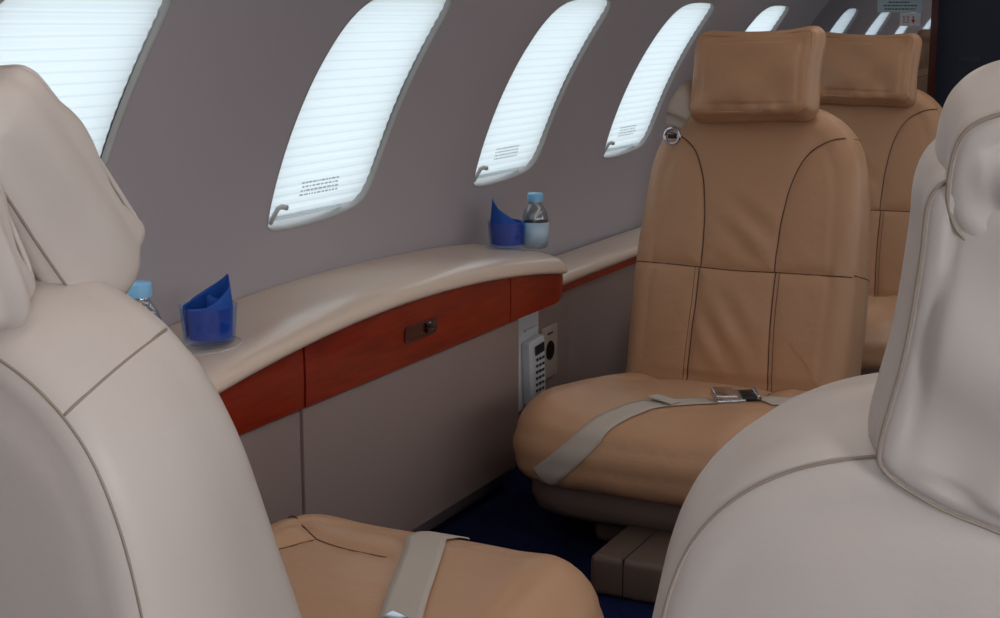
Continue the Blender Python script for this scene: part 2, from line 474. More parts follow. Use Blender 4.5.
def wall_with_windows(name, side, wins):
    V = []; Fc = []
    def P(y, s, off=0.0): V.append(wallp(A_C + s / RC, y, off, side)); return len(V) - 1
    s0, s1 = (A0 - A_C) * RC, (A1 - A_C) * RC
    def strip(ya, yb, n):
        ids = [[P((ya - 0.003) + (yb - ya + 0.006) * i / n, s0 + (s1 - s0) * j / 24, 0.0004) for j in range(25)] for i in range(n + 1)]
        for i in range(n):
            for j in range(24): Fc.append((ids[i][j], ids[i + 1][j], ids[i + 1][j + 1], ids[i][j + 1]))
    prev = Y0
    for c in wins:
        ya, yb = c - 0.30, c + 0.30
        strip(prev, ya, 3); prev = yb
        N = len(WO); rings = []
        rect = []
        for p in WO:
            # project the outline radially to the rectangle
            d = p.copy(); tx = 0.30 / abs(d.x) if abs(d.x) > 1e-6 else 1e9
            ty = ((s1 if d.y > 0 else -s0) / abs(d.y)) if abs(d.y) > 1e-6 else 1e9
            rect.append(d * min(tx, ty))
        cor = [Vector((0.30, s1)), Vector((-0.30, s1)), Vector((-0.30, s0)), Vector((0.30, s0))]
        for q in cor:
            i = min(range(N), key=lambda k: (rect[k] - q).length); rect[i] = q
        for k in range(9):
            t = (1 - k / 8); rings.append([P(c + p.x + (r.x - p.x) * t, p.y + (r.y - p.y) * t) for p, r in zip(WO, rect)])
        for k in range(8):
            for i in range(N):
                j = (i + 1) % N; Fc.append((rings[k][i], rings[k][j], rings[k + 1][j], rings[k + 1][i]))
    strip(prev, Y1, 4)
    o = mesh(name, V, Fc, M['wall'], None, fix=False)
    return tag(o, kind='structure')
RIGHT_WINS = [-0.07, 0.70, 1.480, 2.280, 3.075, 3.845, 4.625]
wall_with_windows('wall_left', -1, WINC)
wall_with_windows('wall_right', 1, RIGHT_WINS)
def arc_sheet(name, a0, a1, y0, y1, m, n=24, ny=2, off=0.0, thick=0.0):
    V = []; Fc = []
    for i in range(n + 1):
        a = a0 + (a1 - a0) * i / n
        for j in range(ny): V.append(wallp(a, y0 + (y1 - y0) * j / (ny - 1), off))
    for i in range(n):
        for j in range(ny - 1):
            q = i * ny + j; Fc.append((q, q + 1, q + ny + 1, q + ny))
    return mesh(name, V, Fc, m)
tag(arc_sheet('ceiling', A1, pi - A1, Y0, Y1, M['ceiling'], 30), kind='structure')
for x_ in (-0.62, -0.16):
    bm = box_bm((x_, 2.2, 1.468), (0.10, 5.3, 0.012), 0.004)  # unseen fixture, added to go with the overhead fill lamps
    fx = bm_obj('added_ceiling_strip', bm, M['rim']); tag(fx, 'long slim added ceiling light strip %s' % ('nearer the shaded window wall' if x_ < -0.4 else 'nearer the bare window wall'), 'light')

def window(n, c, side, shade=True):
    """rim and reveal of the opening, pane, pleated shade with its rail, latch and printed notice"""
    N = len(WO); V = []; Fc = []
    cen = Vector((0, 0))
    nr = []
    for i in range(N):
        t = (WO[(i + 1) % N] - WO[i - 1]).normalized(); nr.append(Vector((t.y, -t.x)))
    prof = [(0.004, -0.0003), (0.001, -0.0012), (-0.001, 0.0005), (-0.002, 0.004), (-0.0025, 0.008), (-0.003, 0.014), (-0.003, 0.024), (-0.003, 0.050)]
    for (o_, off) in prof:
        for i in range(N):
            p = WO[i] + nr[i] * o_; V.append(wallp(A_C + p.y / RC, c + p.x, off, side))
    for k in range(len(prof) - 1):
        for i in range(N):
            j = (i + 1) % N; Fc.append((k * N + i, k * N + j, (k + 1) * N + j, (k + 1) * N + i))
    w = mesh('window_%d' % n, V, Fc, M['rim']); tag(w, kind='structure')
    # pane
    V = []; Fc = []
    for off in (0.040, 0.044):
        for i in range(N):
            p = WO[i] - nr[i] * 0.0035; V.append(wallp(A_C + p.y / RC, c + p.x, off, side))
        V.append(wallp(A_C, c, off, side))
    for k in (0, 1):
        for i in range(N): Fc.append((k * (N + 1) + i, k * (N + 1) + (i + 1) % N, k * (N + 1) + N))
    mesh('pane', V, Fc, M['glass'], w, fix=False)
    if not shade: return w
    # pleated shade: zigzag sheet clipped to the opening
    sb, st = -0.213, 0.234; pitch = 0.0185; V = []; Fc = []
    rows = int((st - sb) / pitch * 6)
    def half(s):
        ys = []
        for i in range(N):
            a = WO[i] - nr[i] * 0.0035; b = WO[(i + 1) % N] - nr[(i + 1) % N] * 0.0035
            if (a.y - s) * (b.y - s) <= 0 and a.y != b.y: ys.append(a.x + (b.x - a.x) * (s - a.y) / (b.y - a.y))
        return (min(ys), max(ys)) if len(ys) >= 2 else None
    ids = []; NX = 14
    for r in range(rows + 1):
        s = sb + (st - sb) * r / rows
        h = half(s)
        if not h: continue
        ph = (s - sb) / pitch; fr = ph - math.floor(ph)
        z = 0.0009 * (1 - abs(2 * fr - 1) * 2)
        row = []
        for k in range(NX + 1):
            x = h[0] + (h[1] - h[0]) * k / NX
            wob = 0.0008 * sin(9 * x + 1.7 * math.floor(ph))
            V.append(wallp(A_C + (s + wob) / RC, c + x, 0.012 + z, side)); row.append(len(V) - 1)
        ids.append(row)
    mi = []
    for r in range(len(ids) - 1):
        for k in range(NX): Fc.append((ids[r][k], ids[r][k + 1], ids[r + 1][k + 1], ids[r + 1][k])); mi.append(1 if r % 6 == 0 else 0)
    mesh('shade', V, Fc, [M['shade'], M['crease']], w, smooth=False, fix=False, midx=mi)
    # bottom rail
    h = half(sb - 0.008) or (-0.16, 0.13)
    V = []; Fc = []; prof = [(-0.008, 0.012), (-0.001, 0.010), (0.001, 0.013), (0.001, 0.016), (-0.008, 0.016)]
    nx = 10
    for k in range(nx + 1):
        x = h[0] + (h[1] - h[0]) * k / nx
        for (ds, off) in prof: V.append(wallp(A_C + (sb + ds) / RC, c + x, off, side))
    L = len(prof)
    for k in range(nx):
        for q in range(L): Fc.append((k * L + q, k * L + (q + 1) % L, (k + 1) * L + (q + 1) % L, (k + 1) * L + q))
    Fc.append(tuple(range(L))); Fc.append(tuple(nx * L + q for q in range(L)))
    mesh('shade_rail', V, Fc, M['crease'], w, smooth=False)
    # dark guide channel the shade runs in, showing along the aft edge
    V = []; Fc = []; ng = 40
    gi = sorted([i for i in range(N) if WO[i].x > 0.10 and -0.16 < WO[i].y < 0.20], key=lambda i: WO[i].y)
    for q, i in enumerate(gi):
        t = q / (len(gi) - 1); wd = 0.0005 + 0.0026 * max(0, sin(pi * (0.15 + 0.8 * t))) ** 2
        for ins in (0.0035, 0.0035 + wd):
            p = WO[i] - nr[i] * ins; V.append(wallp(A_C + p.y / RC, c + p.x, 0.0088, side))
    for q in range(len(gi) - 1): Fc.append((2 * q, 2 * q + 1, 2 * q + 3, 2 * q + 2))
    mesh('shade_guide', V, Fc, M['pin_dark'], w, smooth=False)
    # latch pin at the fore lower corner
    P = lambda y, s, off: Vector(wallp(A_C + s / RC, c + y, off, side))
    tube('latch', [P(-0.152, -0.224, 0.010), P(-0.151, -0.206, 0.006), P(-0.149, -0.193, 0.003), P(-0.142, -0.189, 0.000), P(-0.130, -0.191, -0.003)], [0.004, 0.0042, 0.0045, 0.005, 0.0052], M['pin'], w, n=10)
    # printed notice: four short lines of tiny print
    bm = bmesh.new(); rnd = random.Random(n)
    for li in range(4):
        x = -0.080 + rnd.random() * 0.006; s = -0.156 - li * 0.0080
        while x < 0.045:
            wd = 0.004 + rnd.random() * 0.009
            vs = [bm.verts.new(P(x + dx, s + ds, 0.0095)) for dx, ds in ((0, 0), (wd, 0), (wd, 0.0034), (0, 0.0034))]
            bm.faces.new(vs); x += wd + 0.0035
    me_o = bm_obj('printed_notice', bm, M['notice'], w)
    return w
for i, c in enumerate(WINC): window(i + 1, c, -1)
for i, c in enumerate(RIGHT_WINS): window(i + 7, c, 1, shade=False)

# floor, lower side walls, ends
bm = bmesh.new()
vs = [bm.verts.new(p) for p in ((-1.55, Y0, 0), (0.77, Y0, 0), (0.77, Y1, 0), (-1.55, Y1, 0))]; bm.faces.new(vs)
r = bmesh.ops.extrude_face_region(bm, geom=bm.faces[:]); bmesh.ops.translate(bm, vec=(0, 0, -0.03), verts=[v for v in r['geom'] if isinstance(v, bmesh.types.BMVert)])
tag(bm_obj('floor', bm, M['carpet']), kind='structure')
def extrude_y(name, prof, y0, y1, m, parent=None, ny=1, zfun=None, smooth=True, closed=True, autosmooth=35, yend=None):
    """profile [(x, z)] swept along y; zfun(y) lifts it; yend scales the profile towards an end"""
    V = []; Fc = []; L = len(prof)
    for k in range(ny + 1):
        y = y0 + (y1 - y0) * k / ny
        for (x, z) in prof:
            if zfun: V.append(zfun(x, y, z))
            else: V.append((x, y, z))
    for k in range(ny):
        for q in range(L if closed else L - 1):
            Fc.append((k * L + q, k * L + (q + 1) % L, (k + 1) * L + (q + 1) % L, (k + 1) * L + q))
    if closed:
        Fc.append(tuple(range(L))[::-1]); Fc.append(tuple(ny * L + q for q in range(L)))
    o = mesh(name, V, Fc, m, parent, smooth=smooth)
    if smooth:
        try: o.data.set_sharp_from_angle(angle=radians(autosmooth))
        except Exception: pass
    return o
# lower side wall panel (left) from the floor to the ledge
tag(extrude_y('wall_lower_left', [(-1.40, -0.02), (-1.385, 0.05), (-1.375, 0.12), (-1.372, 0.30), (-1.375, 0.40), (-1.53, 0.40), (-1.53, -0.02)], 2.745, Y1, M['panel']), kind='structure')
tag(extrude_y('wall_lower_fore', [(-1.40, -0.02), (-1.385, 0.05), (-1.375, 0.12), (-1.372, 0.30), (-1.375, 0.40), (-1.53, 0.40), (-1.53, -0.02)], Y0, 1.14, M['panel']), kind='structure')
tag(extrude_y('wall_lower_right', [(0.62, -0.02), (0.60, 0.12), (0.595, 0.40), (0.76, 0.405), (0.76, -0.02)], Y0, Y1, M['panel']), kind='structure')
def nose(xb, xf_, zt, th, r=0.018, drop=0.012):
    """rounded ledge section: back edge xb, front nose xf_, top zt, thickness th"""
    p = [(xb, zt - th), (xb, zt + 0.004), (xf_ - 0.055, zt + 0.002), (xf_ - 0.03, zt - 0.001)]
    for k in range(1, 9):
        a = pi / 2 - pi * k / 9
        p.append((xf_ - 0.02 + 0.02 * cos(a), zt - th / 2 + (th / 2) * sin(a) - 0.002))
    p.append((xf_ - 0.02, zt - th))
    return p
led = extrude_y('trim_1', [(x, z - 0.022 * max(0, min(1, (-1.41 - x) / 0.12))) for x, z in nose(-1.530, -1.355, 0.418, 0.030)], 2.97, Y1, M['ledge']); tag(led, kind='structure')
led2 = extrude_y('trim_2', [(-1.40, 0.372), (-1.40, 0.390), (-1.362, 0.390), (-1.362, 0.372)], 2.86, Y1, M['wood']); tag(led2, kind='structure')
tag(extrude_y('trim_3', nose(-1.53, -1.355, 0.418, 0.030), Y0, 1.14, M['ledge']), kind='structure')
right_ledge = [(XC * 2 - x, z) for x, z in nose(-1.545, -1.36, 0.418, 0.030)]
tag(extrude_y('trim_4', right_ledge, Y0, Y1, M['ledge']), kind='structure')

# aft bulkhead: mirror panel, red-brown edge moulding, dark navy doorway panel beyond
MY = 5.22; MYAW = radians(1.0)
def cabin_section(x0, x1, z0=0.0):
    """polygon of the cabin cross-section between two x values"""
    pts = []; n = 40
    for k in range(n + 1):
        x = x0 + (x1 - x0) * k / n; v = RC ** 2 - (x - XC) ** 2
        pts.append((x, ZC + sqrt(max(0, v))))
    return [(x0, z0)] + pts + [(x1, z0)]
def bulkhead(name, x0, x1, y, th, m, yaw=0.0, pivot=None, kind='structure'):
    P = cabin_section(x0, x1); n = len(P); pv = pivot if pivot is not None else x1
    V = [((x - pv) * cos(yaw) + pv, y + (x - pv) * sin(yaw), z) for x, z in P] + [((x - pv) * cos(yaw) + pv, y + th + (x - pv) * sin(yaw), z) for x, z in P]
    Fc = [tuple(range(n)), tuple(range(2 * n - 1, n - 1, -1))] + [(i, (i + 1) % n, n + (i + 1) % n, n + i) for i in range(n)]
    o = mesh(name, V, Fc, m, smooth=False)
    if kind: tag(o, kind=kind)
    return o
TX = -0.912       # aisle edge of the mirror
bulkhead('wall_aft', -1.538, TX, MY + 0.012, 0.02, M['panel'])
mir = bulkhead('mirror_panel', -1.532, TX, MY, 0.006, M['mirror'], yaw=MYAW, kind=None)
tag(mir, 'full-height mirror panel on the aft bulkhead reflecting the cabin windows', 'mirror')
pts = []
tr = extrude_y('edge_moulding', [(TX - 0.008, 0), (TX - 0.010, 0.01), (TX - 0.006, 0.028), (TX + 0.004, 0.034), (TX + 0.014, 0.028), (TX + 0.018, 0.01), (TX + 0.016, 0)], 0, 1.38, M['maroon'])
tr.rotation_euler = (pi / 2, 0, 0); tr.location = (0, MY + 0.01, 0)
tr.data.transform(Matrix(((1, 0, 0, 0), (0, 0, 1, 0), (0, 1, 0, 0), (0, 0, 0, 1))))
tr.rotation_euler = (0, 0, 0); tr.location = (0, MY - 0.037, 0)
tag(tr, 'glossy red-brown wooden edge moulding running up beside the mirror panel', 'moulding')
bulkhead('wall_aft_right', 0.10, 0.757, MY, 0.03, M['panel'])
# unseen forward bulkhead, added to keep front light off the left seat back
fb = bulkhead('wall_fore_blocker', -1.53, 0.12, Y0 - 0.03, 0.03, M['panel'])
# dark lavatory door recessed behind the moulding
dr = bulkhead('door_1', TX - 0.04, 0.12, MY + 0.035, 0.03, M['navy'])
bm = box_bm((TX + 0.115, MY + 0.033, 0.875), (0.065, 0.004, 0.018), 0.001)
bm_obj('door_label', bm, mat('dark_label', (0.03, 0.035, 0.05), 0.4), dr)
bm = box_bm((TX + 0.245, MY + 0.020, 0.985), (0.05, 0.03, 0.022), 0.006, rot=Matrix.Rotation(radians(-12), 3, 'Y'))
bm_obj('door_handle', bm, M['black'], dr)

# placards fixed to the mirror
def mirror_pt(px, py, lift=0.004):
    """point on the mirror face seen through a pixel"""
    d = pix_ray(px, py); nrm = Vector((-sin(MYAW), cos(MYAW), 0)); p0 = Vector((TX, MY, 0))
    k = (p0 - CAM).dot(nrm) / d.dot(nrm)
    return CAM + d * k - nrm * lift
def placard(name, quad, mt, label):
    P = [mirror_pt(*q, lift=0.002) for q in quad]; Q = [mirror_pt(*q, lift=0.005) for q in quad]
    o = mesh(name, P + Q, [(0, 1, 2, 3), (7, 6, 5, 4)] + [(i, (i + 1) % 4, 4 + (i + 1) % 4, 4 + i) for i in range(4)], mt, smooth=False)
    return tag(o, label, 'sign')
def print_bars(name, bars, mt, parent):
    bm = bmesh.new()
    for poly in bars: bm.faces.new([bm.verts.new(mirror_pt(x, y, 0.0058)) for x, y in poly])
    return bm_obj(name, bm, mt, parent)
s1 = placard('placard', [(878, -7), (923, -7), (922.5, 12.3), (877.5, 12.3)], M['sign'], 'pale blue instruction placard with dark lines of print, upper sign on the mirror panel')
bars = []; rnd = random.Random(3)
for (y, x0, x1) in ((-3.2, 884, 918), (1.6, 889, 910), (4.9, 884, 917), (8.3, 885, 916)):
    x = x0
    while x < x1:
        w_ = 1.2 + rnd.random() * 2.2; bars.append([(x, y), (min(x + w_, x1), y), (min(x + w_, x1), y + 1.5), (x, y + 1.5)]); x += w_ + 0.7
print_bars('printed_text', bars, M['sign_text'], s1)
s2 = placard('placard', [(900.5, 12.8), (921.5, 12.8), (920.5, 26), (900, 26)], M['sign_white'], 'small white placard with red arrow and red figures, below the pale blue sign')
red = [[(912.9, 17 - 1), (914.1, 16), (914.1, 21), (912.9, 21)], [(911.3, 20), (915.7, 20), (913.5, 23.5)]]
for x in (902.8, 906.8):
    red += [[(x, 16.5), (x + 2.6, 16.5), (x + 2.6, 17.4), (x, 17.4)], [(x + 1, 18), (x + 2, 18), (x + 2, 21), (x + 1, 21)], [(x, 21.8), (x + 2.6, 21.8), (x + 2.6, 22.6), (x, 22.6)]]
print_bars('red_arrow_print', red, M['sign_red'], s2)

# ------------------------------------------------------------------ bow-topped side cabinet
cab = empty('side_cabinet', (-1.40, 2.10, 0))
tag(cab, 'long side cabinet with arched padded top and red-brown wooden drawer front under the windows', 'cabinet')
CI = Vector((1.40, -2.10, 0))    # world to cabinet-local
def ztop(y):
    d = y - 2.22
    z = 0.510 - (0.125 if d < 0 else 0.112) * d * d
    return z
def xfr(y):
    """how far the front has curved back near the aft end"""
    return -1.29 if y < 2.90 else -1.29 - 0.030 * (1 - sqrt(max(0, 1 - ((y - 2.90) / 0.062) ** 2)))
def fascia(name, y0, y1, m, mtname=None, n=30):
    prof = [(0.0, 0.0), (0.003, 0.006), (0.0045, 0.25), (0.005, 0.5), (0.0045, 0.75), (0.003, 0.97), (-0.001, 1.0), (-0.03, 1.0), (-0.03, 0.0)]
    def zf(x, y, z):
        zb = 0.386 + (0.0 if y < 2.885 else 0.060 * (1 - sqrt(max(0, 1 - ((y - 2.885) / 0.072) ** 2))))
        return Vector((xfr(y) - 0.004 + x, y, zb + (ztop(y) - zb) * z)) + CI
    return extrude_y(name, prof, y0, y1, m, cab, ny=n, zfun=zf)
f1 = fascia('wood_fascia', 1.18, 1.8935, M['wood'])
f2 = fascia('drawer', 1.9005, 2.655, M['wood'])
f3 = fascia('wood_fascia', 2.659, 2.955, M['wood'])
# recessed pull and its latch
def fp(y, z, o=0.0): return Vector((xfr(y) + 0.001 + o, y, z)) + CI
hy, hz = 2.275, 0.444
bm = bmesh.new()
o_ = rrect(0.118, 0.030, 0.008, 6); i_ = rrect(0.110, 0.022, 0.006, 6); V = []; Fc = []
rings = [(o_, 0.0), (o_, 0.0025), (i_, 0.0028), (i_, 0.0006)]
for rg, off in rings:
    for (a, b) in rg: V.append(fp(hy + a, hz + b, off))
L = len(o_)
for k in range(3):
    for q in range(L): Fc.append((k * L + q, k * L + (q + 1) % L, (k + 1) * L + (q + 1) % L, (k + 1) * L + q))
Fc.append(tuple(3 * L + q for q in range(L)))
darkwood = mat('dark_wood_pull', (0.055, 0.010, 0.008), 0.25, coat=0.6)
hd = mesh('drawer_pull', V, Fc, darkwood, f2, smooth=False)
bm = box_bm(fp(hy + 0.036, hz + 0.001, 0.003), (0.007, 0.036, 0.020), 0.0025)
bm_obj('latch', bm, mat('latch_black', (0.02, 0.006, 0.010), 0.12, coat=1.0), hd, smooth=True, autosmooth=40)
# arched padded top
def top_zf(x, y, z):
    xf_ = xfr(y); k = (x + 1.54) / 0.262            # 0 at wall, 1 at nose
    zt = ztop(y)
    endk = 1.0 if y < 2.945 else sqrt(max(0.0, 1 - ((y - 2.945) / 0.022) ** 2))
    back = (1 - k) * (0.012 * max(0, min(1, (y - 2.0) / 0.8)) - 0.004 + 0.05 * max(0, y - 2.3) ** 2)
    return Vector((-1.526 + (xf_ + 0.012 + 1.526) * k, y, zt + back + (z + 0.007) * endk - 0.007)) + CI
prof = [(-1.54, -0.002), (-1.54, 0.018), (-1.50, 0.021), (-1.44, 0.023), (-1.39, 0.027), (-1.345, 0.029), (-1.318, 0.028), (-1.302, 0.0245), (-1.290, 0.019), (-1.2815, 0.011), (-1.278, 0.003), (-1.280, -0.004), (-1.286, -0.007), (-1.30, -0.004)]
extrude_y('padded_top', prof, 1.15, 2.9665, M['ledge'], cab, ny=180, zfun=top_zf, autosmooth=60)
# front panels with a fine bevel, dark shadow gap between them
def cab_panel(y0, y1):
    bm = box_bm(((-1.305) + 1.40, (y0 + y1) / 2 - 2.10, 0.222), (0.016, y1 - y0, 0.322), 0.0035, 2)
    return bm_obj('front_panel', bm, M['panel'], cab, smooth=True, autosmooth=40)
cab_panel(1.18, 1.893); cab_panel(1.901, 2.715)
extrude_y('plinth', [(p[0] + 1.40, p[1]) for p in ((-1.40, 0.0), (-1.352, 0.0), (-1.340, 0.012), (-1.318, 0.045), (-1.308, 0.0585), (-1.40, 0.0585))], 1.18 - 2.10, 2.735 - 2.10, M['panel'], cab)
bm = box_bm((-1.415 + 1.40, 1.945 - 2.10, 0.225), (0.20, 1.53, 0.33), 0.0)
bm_obj('carcass', bm, mat('dark_gap', (0.03, 0.02, 0.018), 0.8), cab)

# ------------------------------------------------------------------ passenger seats
def seat(loc, rz, label, group, recline=14.0, front='tan', rear='tan', th_top=0.13, th_k=0.14, hr=None, hero=1.0,
         wrinkle=0.0018, cush_tilt=8.0, hw=0.253, rr=0.032, pip=0.0016, cushion='tan', cush_len=0.62, base_pad=0.25, head_front=None, zc=0.222, flaps=(), cseam=False, shoulder=True):
    root = empty('passenger_seat', loc, rz)
    tag(root, label, 'seat', group)
    R = radians(recline); cr, sr = cos(R), sin(R)
    def xf(a, c, b): return Vector((a, c * cr + b * sr, base_pad + b * cr - c * sr))
    info = {}
    tf, tr_ = M[front + '_thread'], M[rear + '_thread']
    # backrest outline, symmetrical
    right = [(0.10, -0.075), (0.20, -0.07), (0.250, -0.055), (hw, 0.0), (hw + 0.004, 0.12), (hw + 0.004, 0.24), (hw - 0.002, 0.36), (hw - 0.012, 0.455), (hw - 0.038, 0.527), (hw - 0.090, 0.575), (0.09, 0.598)]
    outl = [(0.0, -0.076)] + right + [(0.0, 0.602)] + [(-a, b) for a, b in reversed(right)]
    S_h = [(-0.30, 0.226), (-0.10, 0.221), (0.0, 0.219), (0.10, 0.221), (0.30, 0.226)]
    S_ur = [(0.178, 0.66), (0.176, 0.53), (0.150, 0.512), (0.118, 0.482), (0.092, 0.42), (0.078, 0.34), (0.073, 0.27), (0.074, 0.221)]
    S_ur = [(0.270, 0.522), (0.225, 0.526), (0.172, 0.514), (0.130, 0.482), (0.103, 0.42), (0.089, 0.34), (0.085, 0.27), (0.085, 0.221)]
    S_ul = [(-a, b) for a, b in S_ur]
    S_lr = [(0.088, 0.221), (0.088, 0.12), (0.092, 0.0), (0.096, -0.09)]; S_ll = [(-a, b) for a, b in S_lr]
    def extra(a, b):
        # soft lumbar swell and shallow diagonal pulls in the leather
        e = -0.006 * exp(-((b - 0.10) / 0.10) ** 2) * exp(-(a / 0.12) ** 2)
        e += 0.0042 * sin((a * 0.8 + b) * 75) * exp(-((a - 0.02) / 0.06) ** 2) * exp(-((b - 0.31) / 0.07) ** 2)
        e += 0.0036 * sin((a * 1.4 + b) * 60) * exp(-((a + 0.02) / 0.06) ** 2) * exp(-((b - 0.08) / 0.08) ** 2)
        return e
    back, bi = soft_body('backrest', outl, lambda a, b: th_top + (0.60 - b) * th_k, 0.045, rr, 0.016, 0.012,
                         [M[front], M[rear]], xf, root, seams_f=[S_h, S_ur, S_ul, S_lr, S_ll], groove=0.0075, lam=0.013,
                         extra_f=extra, rear_mat=(0 if front == rear else 1), noise_amp=wrinkle, nA=320)
    if front == 'tan':
        for L in (S_h, S_ur, S_ul, S_lr, S_ll):
            front_seam(bi, [(a * 0.985, b) for a, b in L], 0.0013, tf, back)
        for sgn in (-1, 1):     # twin stitching beside the lower seams
            front_seam(bi, [(a * 1.0 + sgn * 0.008, b) for a, b in (S_lr if sgn > 0 else S_ll)][:], 0.0007, tf, back, name='stitching', lift=0.0002)
    edge_piping(bi, 'rear', pip, M[rear], back, 'piping', out=-0.0008)
    edge_piping(bi, 'rear', 0.0011, tr_, back, 'seam', out=0.0002)
    # short seams across the gusset at the shoulders
    for sgn in ((-1, 1) if shoulder else ()):
      for sb_ in ((0.524, 0.226) if front == 'tan' else (0.545,)):
        O_ = bi['O']; k = min((i for i in range(len(O_)) if O_[i].x * sgn > 0.1 and O_[i].y > 0.2), key=lambda i: abs(O_[i].y - sb_)); p_ = O_[k]; T_ = bi['TH'](p_.x, p_.y)
        arc_ = []
        for q in (range(7, 10) if sb_ == 0.226 or front != 'tan' else []):
            ph = pi / 2 * q / 10; w2 = bi['OF'][k].lerp(p_, sin(ph)); arc_.append(bi['place'](w2.x, 0.045 * (1 - cos(ph)) - 0.0004, w2.y))
        arc2_ = []
        for q in range(1, 6):
            ph = pi / 2 * (1 - q / 10); w2 = bi['OR'][k].lerp(p_, sin(ph)); arc2_.append(bi['place'](w2.x, T_ - rr * (1 - cos(ph)), w2.y))
        tube('seam', arc_ + [bi['place'](p_.x + bi['nrm'][k].x * (0.006 * sin(pi * t) - 0.0004), 0.046 + (T_ - 0.046 - rr) * t, p_.y + bi['nrm'][k].y * (0.006 * sin(pi * t) - 0.0004)) for t in [q / 14 for q in range(15)]] + arc2_, 0.0012, tr_, back, n=6)
    # seat cushion: outline in plan, stuffed upwards
    w = 0.262; l0, l1 = -cush_len, 0.03
    cr_out = [(0.0, l0 - 0.012), (0.12, l0 - 0.006), (0.20, l0 + 0.018), (0.246, l0 + 0.065), (w + 0.004, l0 + 0.15), (w + 0.006, -0.30), (w, -0.12), (w - 0.006, -0.01), (0.235, l1), (0.12, l1 + 0.005)]
    co = cr_out + [(0.0, l1 + 0.006)] + [(-a, b) for a, b in reversed(cr_out[1:])]
    CT = radians(cush_tilt); cc, cs = cos(CT), sin(CT)
    CTH = 0.165
    def xfc(a, c, b):
        # (a, c down, b along y) -> tilt about the rear edge so that the front is higher
        return Vector((a, b * cc - c * cs, zc - c * cc - b * cs))
    def cex(a, b):
        # raised bolsters at the sides and the waterfall at the front
        e = -0.012 * exp(-((abs(a) - 0.19) / 0.05) ** 2)
        e += 0.012 * exp(-(b / 0.07) ** 2)
        e += 0.030 * (1 / (1 + exp((b - (l0 + 0.055)) / 0.028)))
        return e
    Sc = [[(-0.13, l1), (-0.135, -0.14), (-0.15, -0.22), (-0.27, -0.27)], [(0.13, l1), (0.135, -0.14), (0.15, -0.22), (0.27, -0.27)], [(-0.15, -0.22), (0, -0.20), (0.15, -0.22)]]
    CS = [[(0.275, -0.585), (0.256, -0.573), (0.19, -0.532), (0.135, -0.498), (0.082, -0.489), (0.02, -0.486)], [(0.135, -0.498), (0.155, -0.455), (0.185, -0.40), (0.20, -0.33)]] if cseam else []
    cush, ci = soft_body('seat_cushion', co, CTH, 0.070, 0.045, 0.012, 0.0, [M[cushion]], xfc, root, seams_f=Sc[:2] + CS,
                         groove=0.010, lam=0.018, extra_f=cex, noise_amp=wrinkle, nA=260)
    for L in Sc[:2]: front_seam(ci, L[:3], 0.0012, M[cushion + '_thread'], cush)
    if cseam:
        for L in CS: front_seam(ci, L, 0.0011, M[cushion + '_thread'], cush)
    # shell under the cushion
    bm = bmesh.new(); rows = [(0.225, -cush_len + 0.05, 0.0, 0.145), (0.245, -cush_len + 0.025, 0.02, 0.16)]
    prof = [(0.235, -cush_len + 0.045, 0.04, 0.02), (0.242, -cush_len + 0.033, 0.04, -0.012), (0.242, -cush_len + 0.032, 0.04, -0.045), (0.232, -cush_len + 0.044, 0.04, -0.072), (0.205, -cush_len + 0.080, 0.02, -0.088), (0.16, -cush_len + 0.15, 0.0, -0.092)]
    V = []; Fc = []; n = 64
    for (hw_, ya, yb, dz) in prof:
        for k in range(n):
            a = 2 * pi * k / n; ex = 0.35
            cx_ = math.copysign(abs(cos(a)) ** ex, cos(a)); sy_ = math.copysign(abs(sin(a)) ** ex, sin(a))
            x = hw_ * cx_; y = (ya + yb) / 2 + (yb - ya) / 2 * sy_
            base = zc - CTH * 0.93 - y * cs
            V.append((x, y, base + dz))
    for k in range(len(prof) - 1):
        for q in range(n): Fc.append((k * n + q, k * n + (q + 1) % n, (k + 1) * n + (q + 1) % n, (k + 1) * n + q))
    Fc.append(tuple(range(n))); Fc.append(tuple((len(prof) - 1) * n + q for q in range(n)))
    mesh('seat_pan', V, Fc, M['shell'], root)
    # pedestal and its floor track cover
    bm = box_bm((0.02, -0.30, 0.045), (0.26, 0.40, 0.09), 0.018, 3)
    pd = bm_obj('pedestal', bm, M['shell'], root, smooth=True, autosmooth=40)
    bm = box_bm((0.122, -cush_len - 0.008, 0.038), (0.27, 0.24, 0.074), 0.012, 3)
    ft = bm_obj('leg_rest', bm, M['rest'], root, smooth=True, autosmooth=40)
    bm = box_bm((0.052, -cush_len - 0.008, 0.038), (0.002, 0.2412, 0.0752), 0.0); bm_obj('panel_joint', bm, M['black'], ft)
    # headrest
    def pillow(name, parent, hr):
        h = dict(w=0.265, h=0.185, t=0.105, v=0.650, c=-0.075, roll=0.0, tilt=0.0, puff=0.014, noise=0.0035, a=0.0, nsc=7.0, shear=0.0,
                 warp=None, corner=0.022, rr=0.022, rf=0.022, mat=None, taper=0.0, gus=0.010, fold=0.0, ho=None, tbot=None)
        h.update(hr or {})
        hwid, hh = h['w'] / 2, h['h'] / 2; cn = h['corner']
        ho = [(0, -hh), (hwid * 0.6, -hh + 0.001), (hwid - cn, -hh - 0.001), (hwid - cn * 0.2, -hh + cn * 0.35), (hwid, -hh + cn * 1.2), (hwid - 0.004, 0), (hwid - 0.001, hh - cn), (hwid - cn * 0.3, hh - cn * 0.2), (hwid - cn, hh + 0.002), (hwid * 0.5, hh - 0.002), (0, hh - 0.003)]
        ho = ho + [(-a, b) for a, b in reversed(ho[1:-1])]
        ho = [(a * (1 - h['taper'] * b / hh), b) for a, b in ho]
        if h['ho']: ho = [(a, b * 1.12) for a, b in h['ho']]
